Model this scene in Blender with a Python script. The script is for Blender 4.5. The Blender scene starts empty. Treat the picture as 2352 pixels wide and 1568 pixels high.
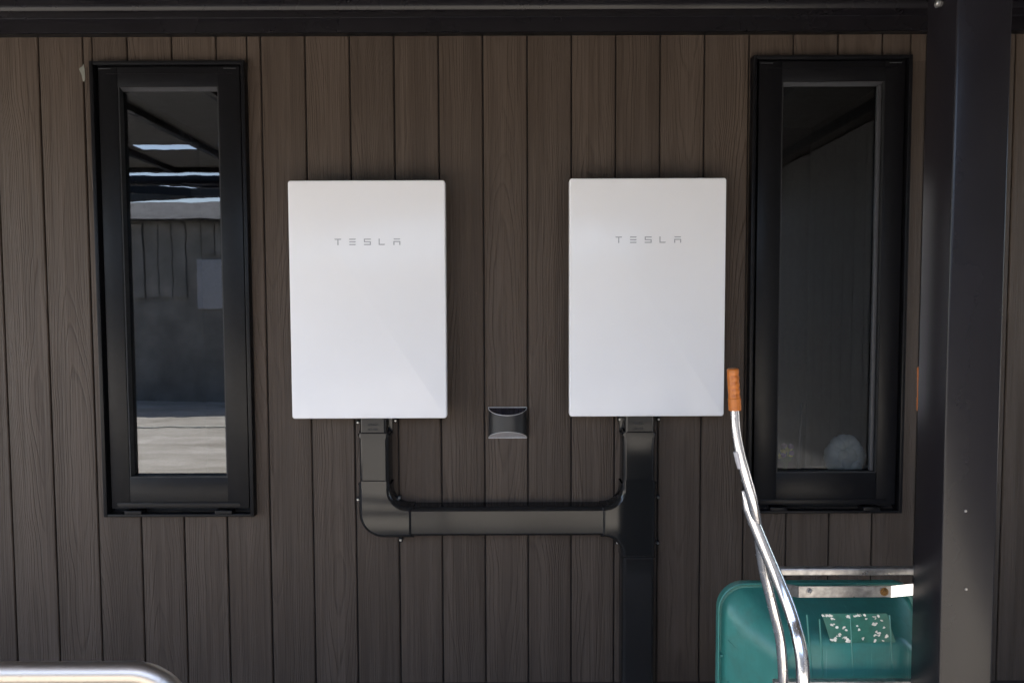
import bpy, bmesh, math, random
from mathutils import Vector, Matrix
random.seed(7)
R = math.radians
sc = bpy.context.scene
COL = sc.collection

# ------------------------------------------------------------------ camera
CAM = Vector((0.0, -3.43, 1.95)); FPX = 1570.0
PITCH, ROLL = R(2.78), 0.0036
fw = Vector((0, math.cos(PITCH), -math.sin(PITCH)))
r0 = Vector((1, 0, 0)); u0 = Vector((0, math.sin(PITCH), math.cos(PITCH)))
rt = r0 * math.cos(ROLL) - u0 * math.sin(ROLL)
up = u0 * math.cos(ROLL) + r0 * math.sin(ROLL)
cd = bpy.data.cameras.new('camera'); cam = bpy.data.objects.new('camera', cd); COL.objects.link(cam)
m = Matrix((rt, up, -fw)).transposed().to_4x4(); m.translation = CAM
cam.matrix_world = m
cd.sensor_width = 36; cd.lens = 36 * FPX / 2352; cd.clip_start = 0.02; cd.clip_end = 500
cd.dof.use_dof = True; cd.dof.focus_distance = 3.2; cd.dof.aperture_fstop = 7.0
sc.camera = cam

# ------------------------------------------------------------------ light
SUN_EL = 62.0
trav = Vector((0.55, 0.83, 0)).normalized()          # horizontal direction in which the sunlight travels
world = bpy.data.worlds.new('World'); sc.world = world; world.use_nodes = True
wn = world.node_tree.nodes; wl = world.node_tree.links
sky = wn.new('ShaderNodeTexSky'); sky.sky_type = 'NISHITA'; sky.sun_disc = False
sky.sun_elevation = R(SUN_EL); sky.sun_rotation = math.atan2(-trav.x, -trav.y)
sky.air_density = 1.0; sky.dust_density = 1.5
wl.new(sky.outputs[0], wn['Background'].inputs[0]); wn['Background'].inputs[1].default_value = 0.12
sd = bpy.data.lights.new('sun', 'SUN'); sd.energy = 4.1; sd.angle = R(0.53); sd.color = (1.0, 0.955, 0.90)
so = bpy.data.objects.new('sun', sd); COL.objects.link(so)
ce = math.cos(R(SUN_EL)); sdir = Vector((trav.x * ce, trav.y * ce, -math.sin(R(SUN_EL))))
so.rotation_euler = sdir.to_track_quat('-Z', 'Y').to_euler(); so.location = (6, 8, 12)
vs = sc.view_settings
vs.view_transform = 'Standard'; vs.look = 'None'; vs.gamma = 1; vs.use_curve_mapping = False
vs.exposure = 2.66
sc.render.engine = 'CYCLES'
sc.cycles.max_bounces = 8; sc.cycles.diffuse_bounces = 4; sc.cycles.glossy_bounces = 4
sc.cycles.transmission_bounces = 4; sc.cycles.transparent_max_bounces = 8
sc.cycles.use_denoising = True
sc.cycles.caustics_reflective = True; sc.cycles.sample_clamp_indirect = 6.0

# ------------------------------------------------------------------ helpers
def P(px, py, Y):
    """point at depth plane y=Y seen at picture position (px, py) of a 2352 x 1568 view; returns x, z"""
    d = fw + rt * ((px - 1176) / FPX) + up * ((784 - py) / FPX)
    t = (Y - CAM.y) / d.y
    q = CAM + d * t
    return q.x, q.z

def P3(px, py, Y):
    x, z = P(px, py, Y)
    return Vector((x, Y, z))

class MB:
    def __init__(self): self.bm = bmesh.new()
    def box(self, x0, x1, y0, y1, z0, z1, bev=0.0, seg=2):
        t = bmesh.new()
        bmesh.ops.create_cube(t, size=1)
        for v in t.verts:
            v.co = Vector(((x0 + x1) / 2 + v.co.x * (x1 - x0), (y0 + y1) / 2 + v.co.y * (y1 - y0), (z0 + z1) / 2 + v.co.z * (z1 - z0)))
        if bev > 0:
            bmesh.ops.bevel(t, geom=list(t.edges), offset=bev, segments=seg, affect='EDGES', profile=0.5)
        self._add(t); return self
    def _add(self, t, mat=None):
        me = bpy.data.meshes.new('tmp'); t.to_mesh(me); t.free()
        if mat is not None: me.transform(mat)
        self.bm.from_mesh(me); bpy.data.meshes.remove(me)
    def poly(self, pts):
        vs_ = [self.bm.verts.new(p) for p in pts]
        return self.bm.faces.new(vs_)
    def rings(self, rings, close=True, cap0=True, cap1=True):
        vr = [[self.bm.verts.new(p) for p in r] for r in rings]
        n = len(vr[0])
        for a, b in zip(vr, vr[1:]):
            for i in range(n if close else n - 1):
                j = (i + 1) % n
                try: self.bm.faces.new((a[i], a[j], b[j], b[i]))
                except ValueError: pass
        if close and cap0: self.bm.faces.new(vr[0][::-1])
        if close and cap1: self.bm.faces.new(vr[-1])
        return self
    def extr(self, prof, axis, a, b):
        """closed 2D profile extruded along an axis; profile coordinates are the other two axes in order"""
        def mk(p, t):
            if axis == 'x': return (t, p[0], p[1])
            if axis == 'y': return (p[0], t, p[1])
            return (p[0], p[1], t)
        return self.rings([[mk(p, a) for p in prof], [mk(p, b) for p in prof]])
    def tube(self, pts, rad, seg=16, flat=None):
        pts = [Vector(p) for p in pts]; n = len(pts)
        rads = rad if isinstance(rad, (list, tuple)) else [rad] * n
        fl = flat or [1.0] * n
        ref = None; rr = []
        for i, p in enumerate(pts):
            t = (pts[min(i + 1, n - 1)] - pts[max(i - 1, 0)]).normalized()
            if ref is None:
                ref = Vector((0, -1, 0)) if abs(t.y) < 0.9 else Vector((1, 0, 0))
            a = (ref - t * ref.dot(t)).normalized(); b = t.cross(a); ref = a
            ry = rads[i] * fl[i]; rx = rads[i] * (2 - fl[i]) ** 0.5
            rr.append([p + a * (math.cos(k * 2 * math.pi / seg) * ry) + b * (math.sin(k * 2 * math.pi / seg) * rx) for k in range(seg)])
        return self.rings(rr)
    def cyl(self, c, axis, r, h, seg=16, r2=None):
        c = Vector(c); ax = Vector(axis).normalized(); q = ax.to_track_quat('Z', 'Y').to_matrix()
        r2 = r if r2 is None else r2
        rg = []
        for t, rd in ((0, r), (1, r2)):
            rg.append([c + ax * h * t + q @ Vector((rd * math.cos(k * 2 * math.pi / seg), rd * math.sin(k * 2 * math.pi / seg), 0)) for k in range(seg)])
        return self.rings(rg)
    def build(self, name, mat, parent=None, smooth=0.6):
        bmesh.ops.recalc_face_normals(self.bm, faces=list(self.bm.faces))
        me = bpy.data.meshes.new(name); self.bm.to_mesh(me); self.bm.free()
        if mat: me.materials.append(mat)
        if smooth:
            for p in me.polygons: p.use_smooth = True
            try: me.set_sharp_from_angle(angle=smooth)
            except Exception: pass
        o = bpy.data.objects.new(name, me); COL.objects.link(o)
        if parent is not None:
            o.parent = parent
            w = parent
            off = Vector((0, 0, 0))
            while w is not None: off += w.location; w = w.parent
            me.transform(Matrix.Translation(-off))
        return o

def tag(o, label=None, cat=None, group=None, kind=None):
    if label: o['label'] = label
    if cat: o['category'] = cat
    if group: o['group'] = group
    if kind: o['kind'] = kind
    return o

def thing(name, loc, label, cat, group=None):
    o = bpy.data.objects.new(name, None); COL.objects.link(o); o.location = loc
    o.empty_display_size = 0.05
    return tag(o, label, cat, group)

def smooth_path(pts, n=8):
    """Catmull-Rom through points"""
    pts = [Vector(p) for p in pts]; out = []
    ext = [pts[0] * 2 - pts[1]] + pts + [pts[-1] * 2 - pts[-2]]
    for i in range(1, len(ext) - 2):
        a, b, c, d = ext[i - 1:i + 3]
        for k in range(n):
            t = k / n
            out.append(0.5 * ((2 * b) + (c - a) * t + (2 * a - 5 * b + 4 * c - d) * t * t + (3 * b - a - 3 * c + d) * t ** 3))
    out.append(pts[-1]); return out

# ------------------------------------------------------------------ materials
def mat(name):
    m_ = bpy.data.materials.new(name); m_.use_nodes = True
    nt = m_.node_tree; return m_, nt, nt.nodes['Principled BSDF']
def N(nt, t, **kw):
    n = nt.nodes.new(t)
    for k, v in kw.items(): setattr(n, k, v)
    return n
def noise(nt, vec, scale, detail=4, rough=0.55, dist=0.0):
    n = N(nt, 'ShaderNodeTexNoise'); n.inputs['Scale'].default_value = scale
    n.inputs['Detail'].default_value = detail; n.inputs['Roughness'].default_value = rough; n.inputs['Distortion'].default_value = dist
    if vec is not None: nt.links.new(vec, n.inputs['Vector'])
    return n.outputs['Fac']
def mapping(nt, vec, scale=(1, 1, 1)):
    n = N(nt, 'ShaderNodeMapping'); n.inputs['Scale'].default_value = scale
    nt.links.new(vec, n.inputs['Vector']); return n.outputs[0]
def ramp(nt, fac, stops):
    n = N(nt, 'ShaderNodeValToRGB'); cr = n.color_ramp
    while len(cr.elements) < len(stops): cr.elements.new(0.5)
    for e, (p, c) in zip(cr.elements, stops):
        e.position = p; e.color = (c, c, c, 1) if isinstance(c, (int, float)) else (*c, 1)
    nt.links.new(fac, n.inputs[0]); return n.outputs[0]
def math_(nt, op, a, b=None, c=None):
    n = N(nt, 'ShaderNodeMath', operation=op)
    for i, v in enumerate((a, b, c)):
        if v is None: continue
        if isinstance(v, (int, float)): n.inputs[i].default_value = v
        else: nt.links.new(v, n.inputs[i])
    return n.outputs[0]
def bump(nt, h, strength, dist, bsdf):
    n = N(nt, 'ShaderNodeBump'); n.inputs['Strength'].default_value = strength; n.inputs['Distance'].default_value = dist
    nt.links.new(h, n.inputs['Height']); nt.links.new(n.outputs[0], bsdf.inputs['Normal'])
def simple(name, col, rough=0.5, metal=0.0, ior=1.5, nscale=30, var=0.12, rvar=0.1, bmp=0.0, coat=0.0):
    m_, nt, b = mat(name)
    tc = N(nt, 'ShaderNodeTexCoord').outputs['Object']
    f = noise(nt, tc, nscale, 6, 0.6)
    lo = tuple(c * (1 - var) for c in col); hi = tuple(min(1, c * (1 + var)) for c in col)
    nt.links.new(ramp(nt, f, [(0.3, lo), (0.7, hi)]), b.inputs['Base Color'])
    g = noise(nt, tc, nscale * 0.37, 5, 0.65)
    nt.links.new(ramp(nt, g, [(0.3, max(0.02, rough - rvar)), (0.7, min(1, rough + rvar))]), b.inputs['Roughness'])
    b.inputs['Metallic'].default_value = metal; b.inputs['IOR'].default_value = ior
    b.inputs['Coat Weight'].default_value = coat; b.inputs['Coat Roughness'].default_value = 0.04
    if bmp: bump(nt, noise(nt, tc, nscale * 4, 3), bmp, 0.001, b)
    return m_

def plank_mat():
    m_, nt, b = mat('embossed_brown_siding')
    tc = N(nt, 'ShaderNodeTexCoord').outputs['Object']
    oi = N(nt, 'ShaderNodeObjectInfo').outputs['Random']
    sep = N(nt, 'ShaderNodeSeparateXYZ'); nt.links.new(tc, sep.inputs[0])
    r1 = math_(nt, 'MULTIPLY', oi, 37.0)
    r2 = math_(nt, 'FRACT', math_(nt, 'MULTIPLY', oi, 171.3))
    comb = N(nt, 'ShaderNodeCombineXYZ')
    nt.links.new(math_(nt, 'ADD', sep.outputs[0], r1), comb.inputs[0])
    nt.links.new(math_(nt, 'MULTIPLY', oi, 11.0), comb.inputs[1])
    nt.links.new(math_(nt, 'ADD', sep.outputs[2], math_(nt, 'MULTIPLY', r2, 9.0)), comb.inputs[2])
    v = comb.outputs[0]
    # cathedral figure: iso-lines of (x-x0)^2 plus slow change along the length
    x0 = math_(nt, 'MULTIPLY', math_(nt, 'SUBTRACT', r2, 0.5), 0.26)
    slow = noise(nt, mapping(nt, v, (0.0, 1, 0.36)), 1.0, 2, 0.4)
    wob = math_(nt, 'MULTIPLY', math_(nt, 'SUBTRACT', noise(nt, mapping(nt, v, (0.6, 1, 1.3)), 1.0, 2, 0.5), 0.5), 0.10)
    dx = math_(nt, 'ADD', math_(nt, 'SUBTRACT', sep.outputs[0], x0), wob)
    f = math_(nt, 'ADD', math_(nt, 'MULTIPLY', math_(nt, 'MULTIPLY', dx, dx), 430.0), math_(nt, 'MULTIPLY', slow, 26.0))
    f = math_(nt, 'ADD', f, math_(nt, 'MULTIPLY', noise(nt, mapping(nt, v, (9, 1, 1.6)), 1.0, 3), 1.6))
    line = math_(nt, 'FRACT', f)
    line = ramp(nt, line, [(0.0, 0.0), (0.16, 1.0), (0.8, 0.75), (1.0, 0.0)])
    fine = noise(nt, mapping(nt, v, (330, 1, 3.0)), 1.0, 3, 0.5)
    med = noise(nt, mapping(nt, v, (95, 1, 1.4)), 1.0, 2, 0.5)
    patch = noise(nt, mapping(nt, v, (9, 1, 1.2)), 1.0, 3)
    pm = ramp(nt, patch, [(0.38, 0.15), (0.62, 1.0)])
    hgt = math_(nt, 'ADD', math_(nt, 'MULTIPLY', line, math_(nt, 'MULTIPLY', pm, 0.75)), math_(nt, 'MULTIPLY', med, 0.9))
    hgt = math_(nt, 'ADD', hgt, math_(nt, 'MULTIPLY', math_(nt, 'MULTIPLY', fine, ramp(nt, noise(nt, mapping(nt, v, (22, 1, 0.7)), 1.0, 2), [(0.42, 0.25), (0.6, 1.3)])), 1.0))
    tone = math_(nt, 'ADD', math_(nt, 'MULTIPLY', hgt, 0.42), math_(nt, 'ADD', 0.19, math_(nt, 'MULTIPLY', noise(nt, mapping(nt, v, (3, 1, 0.8)), 1.0, 3), 0.32)))
    c = ramp(nt, tone, [(0.34, (0.040, 0.0278, 0.0204)), (0.70, (0.060, 0.0424, 0.0314)), (1.02, (0.082, 0.0595, 0.0455))])
    hs = N(nt, 'ShaderNodeHueSaturation'); nt.links.new(c, hs.inputs['Color'])
    nt.links.new(math_(nt, 'ADD', 0.91, math_(nt, 'MULTIPLY', r2, 0.14)), hs.inputs['Value'])
    # pale rain dust specks
    sp = noise(nt, tc, 45, 2, 0.7)
    mx = N(nt, 'ShaderNodeMix', data_type='RGBA'); nt.links.new(ramp(nt, sp, [(0.735, 0.0), (0.80, 0.55)]), mx.inputs[0])
    nt.links.new(hs.outputs[0], mx.inputs[6]); mx.inputs[7].default_value = (0.20, 0.19, 0.17, 1)
    nt.links.new(mx.outputs[2], b.inputs['Base Color'])
    b.inputs['Roughness'].default_value = 0.58; b.inputs['IOR'].default_value = 1.36
    bump(nt, hgt, 1.0, 0.0036, b)
    return m_

M = {}
M['plank'] = plank_mat()
M['backing'] = simple('dark_backing', (0.012, 0.008, 0.006), 0.9)
M['alu'] = simple('dark_bronze_aluminium', (0.009, 0.0078, 0.0098), 0.26, 0.0, 1.37, 3, 0.15, 0.03, 0.0)
M['sash'] = simple('satin_black_aluminium', (0.006, 0.0058, 0.007), 0.33, 0.0, 1.30, 40, 0.15, 0.05, 0.12)
M['seal'] = simple('black_rubber', (0.008, 0.008, 0.009), 0.6)
M['bead'] = simple('grey_glazing_bead', (0.05, 0.05, 0.055), 0.45)
M['duct'] = simple('glossy_black_pvc', (0.012, 0.0115, 0.012), 0.07, 0.0, 1.40, 3, 0.1, 0.02, 0.0)
M['ductm'] = simple('satin_black_pvc', (0.014, 0.0132, 0.0135), 0.12, 0.0, 1.37, 3, 0.1, 0.02, 0.0)
M['screw'] = simple('zinc_screw', (0.55, 0.55, 0.55), 0.28, 1.0)
M['white'] = simple('white_painted_panel', (0.80, 0.785, 0.80), 0.15, 0.0, 1.33, 3, 0.012, 0.03)
M['body'] = simple('dark_cabinet_body', (0.035, 0.035, 0.04), 0.5)
M['letter'] = simple('grey_print', (0.34, 0.34, 0.36), 0.4)
M['lamp'] = simple('black_lamp_casting', (0.017, 0.017, 0.019), 0.42, 0.0, 1.5, 120, 0.1, 0.05, 0.2)
M['trim'] = simple('pale_metal_rim', (0.6, 0.58, 0.58), 0.35, 0.2)
M['lens_dark'] = simple('dark_lens', (0.02, 0.02, 0.03), 0.12)
M['lens_pale'] = simple('frosted_lens', (0.34, 0.33, 0.35), 0.35)
M['orange'] = simple('orange_rubber_grip', (0.37, 0.105, 0.012), 0.42, 0.0, 1.5, 60, 0.2, 0.1, 0.2)
M['rust'] = simple('rusty_bolt', (0.22, 0.11, 0.03), 0.7, 0.3, 1.5, 200, 0.5)
M['sealant'] = simple('pale_sealant', (0.17, 0.17, 0.145), 0.7, bmp=0.3)
M['flake'] = simple('torn_white_paper', (0.72, 0.70, 0.62), 0.8, 0, 1.45, 90, 0.25)
M['roof'] = simple('smoky_roof_sheet', (0.045, 0.040, 0.036), 0.45)
M['roomw'] = simple('room_paint', (0.10, 0.09, 0.09), 0.8)
M['paper'] = simple('white_paper_roll', (0.86, 0.87, 0.80), 0.8, 0, 1.45, 20, 0.1)
M['yellow'] = simple('yellow_petals', (0.6, 0.5, 0.05), 0.6)
M['leaf'] = simple('green_leaves', (0.08, 0.14, 0.05), 0.6)
M['violet'] = simple('violet_petals', (0.25, 0.12, 0.25), 0.6)

def chrome_mat(name, dirty, base_r=0.19, colr=(0.74, 0.74, 0.77)):
    m_, nt, b = mat(name)
    tc = N(nt, 'ShaderNodeTexCoord').outputs['Object']
    f = noise(nt, tc, 60, 8, 0.75)
    d = ramp(nt, f, [(0.56, 0.0), (0.70, dirty)])
    mx = N(nt, 'ShaderNodeMix', data_type='RGBA'); nt.links.new(d, mx.inputs[0])
    mx.inputs[6].default_value = (*colr, 1); mx.inputs[7].default_value = (0.30, 0.27, 0.24, 1)
    nt.links.new(mx.outputs[2], b.inputs['Base Color'])
    b.inputs['Metallic'].default_value = 1.0
    nt.links.new(math_(nt, 'ADD', base_r, math_(nt, 'MULTIPLY', d, 0.5)), b.inputs['Roughness'])
    bump(nt, noise(nt, mapping(nt, tc, (1, 1, 1)), 140, 5, 0.7), 0.18, 0.0006, b)
    return m_
M['chrome'] = chrome_mat('worn_aluminium_tube', 0.8)
M['galv'] = simple('galvanised_steel', (0.36, 0.35, 0.345), 0.38, 0.85, 1.5, 50, 0.3, 0.12, 0.2)

def green_mat():
    m_, nt, b = mat('green_plastic_tub')
    tc = N(nt, 'ShaderNodeTexCoord').outputs['Object']
    f = noise(nt, tc, 5, 6, 0.6); s = noise(nt, mapping(nt, tc, (160, 20, 6)), 1.0, 4, 0.7)
    t = math_(nt, 'ADD', math_(nt, 'MULTIPLY', f, 0.8), math_(nt, 'MULTIPLY', s, 0.25))
    c = ramp(nt, t, [(0.35, (0.030, 0.155, 0.135)), (0.60, (0.042, 0.200, 0.172)), (0.8, (0.07, 0.25, 0.22))])
    sp = ramp(nt, noise(nt, tc, 70, 3, 0.8), [(0.70, 0.0), (0.78, 0.4)])
    mx = N(nt, 'ShaderNodeMix', data_type='RGBA'); nt.links.new(sp, mx.inputs[0])
    nt.links.new(c, mx.inputs[6]); mx.inputs[7].default_value = (0.012, 0.055, 0.05, 1)
    nt.links.new(mx.outputs[2], b.inputs['Base Color'])
    scr = N(nt, 'ShaderNodeMapping'); scr.inputs['Rotation'].default_value = (0, 0.35, 0); scr.inputs['Scale'].default_value = (90, 10, 3.5)
    nt.links.new(tc, scr.inputs['Vector'])
    sl_ = ramp(nt, noise(nt, scr.outputs[0], 1.0, 3, 0.55), [(0.66, 0.0), (0.70, 0.22)])
    dirt = ramp(nt, noise(nt, tc, 11, 7, 0.7), [(0.50, 0.0), (0.72, 0.30)])
    m2_ = N(nt, 'ShaderNodeMix', data_type='RGBA'); nt.links.new(sl_, m2_.inputs[0]); nt.links.new(mx.outputs[2], m2_.inputs[6]); m2_.inputs[7].default_value = (0.22, 0.42, 0.38, 1)
    m3_ = N(nt, 'ShaderNodeMix', data_type='RGBA'); nt.links.new(dirt, m3_.inputs[0]); nt.links.new(m2_.outputs[2], m3_.inputs[6]); m3_.inputs[7].default_value = (0.06, 0.085, 0.06, 1)
    nt.links.new(m3_.outputs[2], b.inputs['Base Color'])
    nt.links.new(math_(nt, 'ADD', 0.34, math_(nt, 'MULTIPLY', dirt, 0.8)), b.inputs['Roughness'])
    bump(nt, s, 0.15, 0.0008, b)
    return m_
M['green'] = green_mat()
M['greend'] = simple('dark_green_label_ghost', (0.022, 0.135, 0.100), 0.4, 0, 1.5, 40, 0.25)

def glass_mat(name, tint, rough, f0ior, tr, tc_=0.43):
    m_ = bpy.data.materials.new(name); m_.use_nodes = True; nt = m_.node_tree
    nt.nodes.remove(nt.nodes['Principled BSDF']); out = nt.nodes['Material Output']
    gl = N(nt, 'ShaderNodeBsdfGlossy'); gl.inputs['Roughness'].default_value = 0.0; gl.inputs['Color'].default_value = (*tint, 1)
    if tr == 'clear':
        th = N(nt, 'ShaderNodeBsdfTransparent'); th.inputs[0].default_value = (tc_, tc_ * 1.03, tc_ * 1.06, 1)
    else:
        th = N(nt, 'ShaderNodeBsdfRefraction'); th.inputs['Roughness'].default_value = rough
        th.inputs['IOR'].default_value = 1.03; th.inputs[0].default_value = (0.75, 0.77, 0.76, 1)
    fr = N(nt, 'ShaderNodeFresnel'); fr.inputs[0].default_value = f0ior
    tc = N(nt, 'ShaderNodeTexCoord').outputs['Object']
    bn = N(nt, 'ShaderNodeBump'); bn.inputs['Strength'].default_value = 0.05; bn.inputs['Distance'].default_value = 0.004
    nt.links.new(noise(nt, tc, 5.0, 2), bn.inputs['Height']); nt.links.new(bn.outputs[0], gl.inputs['Normal'])
    mx = N(nt, 'ShaderNodeMixShader'); nt.links.new(fr.outputs[0], mx.inputs[0])
    nt.links.new(th.outputs[0], mx.inputs[1]); nt.links.new(gl.outputs[0], mx.inputs[2])
    nt.links.new(mx.outputs[0], out.inputs[0]); return m_
M['glass_l'] = glass_mat('clear_dark_glass', (0.95, 0.97, 1.0), 0, 1.80, 'clear')
M['glass_r'] = glass_mat('smoked_glass', (0.95, 0.97, 1.0), 0, 1.5, 'clear', 0.62)

def ground_mat():
    m_, nt, b = mat('dry_concrete_ground')
    tc = N(nt, 'ShaderNodeTexCoord').outputs['Object']
    f = noise(nt, mapping(nt, tc, (0.7, 2.2, 1)), 1.1, 9, 0.66, 0.8); g = noise(nt, tc, 30, 4, 0.6)
    t = math_(nt, 'ADD', math_(nt, 'MULTIPLY', f, 0.8), math_(nt, 'MULTIPLY', g, 0.2))
    nt.links.new(ramp(nt, t, [(0.36, (0.27, 0.245, 0.205)), (0.5, (0.36, 0.335, 0.29)), (0.64, (0.50, 0.47, 0.42))]), b.inputs['Base Color'])
    b.inputs['Roughness'].default_value = 0.9; bump(nt, g, 0.4, 0.01, b); return m_
M['ground'] = ground_mat()
M['neigh'] = simple('grey_render', (0.20, 0.185, 0.168), 0.8, 0, 1.45, 2, 0.35)
M['shed'] = simple('dark_shed_siding', (0.22, 0.215, 0.21), 0.6, 0, 1.5, 8, 0.2)
M['tile'] = simple('dark_roof', (0.10, 0.10, 0.10), 0.85, 0, 1.2, 6, 0.5, bmp=0.5)

# ------------------------------------------------------------------ ground and surroundings
tag(MB().box(-60, 60, -80, 30, -0.5, 0).build('ground', M['ground'], smooth=0), kind='structure')

# ------------------------------------------------------------------ house wall
pitch = (P(1619, 85, 0)[0] - P(597, 85, 0)[0]) / 10.0
gx0 = P(1212, 700, 0)[0]
ZT = 3.74
# windows: outer outline in the plane of the frame front
WF = -0.045
def win_rect(l_top, l_bot, r_top, r_bot, t, b):
    xs0 = (P(l_top, t, WF)[0] + P(l_bot, b, WF)[0]) / 2; xs1 = (P(r_top, t, WF)[0] + P(r_bot, b, WF)[0]) / 2
    return xs0, xs1, P((l_bot + r_bot) / 2, b, WF)[1], P((l_top + r_top) / 2, t, WF)[1]
W1 = win_rect(199, 242, 558, 585, 139, 1187)
W2 = win_rect(1732, 1716, 2097, 2073, 126, 1179)

wall = thing('house_wall', (0, 0, 0), 'dark brown wall of vertical wood-grain siding planks behind both white cabinets', 'wall')
bk = MB()
def hole_strips(mb, y0, y1, x0, x1, z0, z1, holes, sh=0.02):
    hs = sorted(holes); cx = x0
    for (a, b_, c, d) in hs:
        a, b_, c, d = a + sh, b_ - sh, c + sh, d - sh
        mb.box(cx, a, y0, y1, z0, z1); mb.box(a, b_, y0, y1, z0, c); mb.box(a, b_, y0, y1, d, z1); cx = b_
    mb.box(cx, x1, y0, y1, z0, z1)
hole_strips(bk, 0.012, 0.10, -7, 8, 0.0, ZT, [W1, W2])
bk.build('wall_core', M['backing'], wall, smooth=0)
G = 0.0078; CH = 0.0034
extra = [(P(211, 110, 0)[0], W1), (P(566, 110, 0)[0], W1), (P(2092, 110, 0)[0], W2)]
def plank(x0, x1, rects):
    mb = MB()
    for (a, b_, z0, z1) in rects:
        la = CH if abs(a - x0) < 1e-6 else 0.0; lb = CH if abs(b_ - x1) < 1e-6 else 0.0
        prof = [(a, 0.012), (a, la), (a + la + 1e-5, 0.0), (b_ - lb - 1e-5, 0.0), (b_, lb), (b_, 0.012)]
        mb.extr(prof, 'z', z0, z1)
    cx = (x0 + x1) / 2
    o = mb.build('plank', M['plank'], wall, smooth=0)
    o.data.transform(Matrix.Translation((-cx, 0, 0))); o.location = (cx, 0, 0)
    dy = random.uniform(-0.0006, 0.0006); o.location.y = dy
    return o
zb = 0.03
for i in range(-31, 36):
    a = gx0 + i * pitch + G / 2; b_ = gx0 + (i + 1) * pitch - G / 2
    if b_ < -7 or a > 8: continue
    w = None
    for W in (W1, W2):
        if a < W[1] - 0.02 and b_ > W[0] + 0.02: w = W
    if w is None:
        plank(a, b_, [(a, b_, zb, ZT)]); continue
    x0, x1, z0, z1 = w; s = 0.015
    x0 += s; x1 -= s; z0 += s; z1 -= s
    cut = [e for e, W in extra if W is w and a + 0.01 < e < b_ - 0.01]
    rects = [(a, b_, zb, z0)]
    if a < x0: rects.append((a, x0, z0, z1))
    if b_ > x1: rects.append((x1, b_, z0, z1))
    if cut:
        c = cut[0]
        if c - a > b_ - c:
            rects.append((a, c - G / 2, z1, ZT)); plank(c + G / 2, b_, [(c + G / 2, b_, z1, ZT)])
        else:
            rects.append((c + G / 2, b_, z1, ZT)); plank(a, c - G / 2, [(a, c - G / 2, z1, ZT)])
    else:
        rects.append((a, b_, z1, ZT))
    plank(a, b_, rects)
# pale sealant smear on the plank beside the left window
mb = MB(); c = P3(190, 168, -0.0015); pts = []
sh = [(-1, -14), (3, -20), (5, -8), (5, 4), (5, 14), (3, 20), (0, 18), (-2, 6), (-4, 0), (-8, -8), (-5, -12)]
front = [c + Vector((x * 0.00218, -0.0012, -y * 0.00218)) for x, y in sh]; back = [p + Vector((0, 0.004, 0)) for p in front]
mb.rings([back, front]); mb.build('sealant_smear', M['sealant'], wall)

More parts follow.
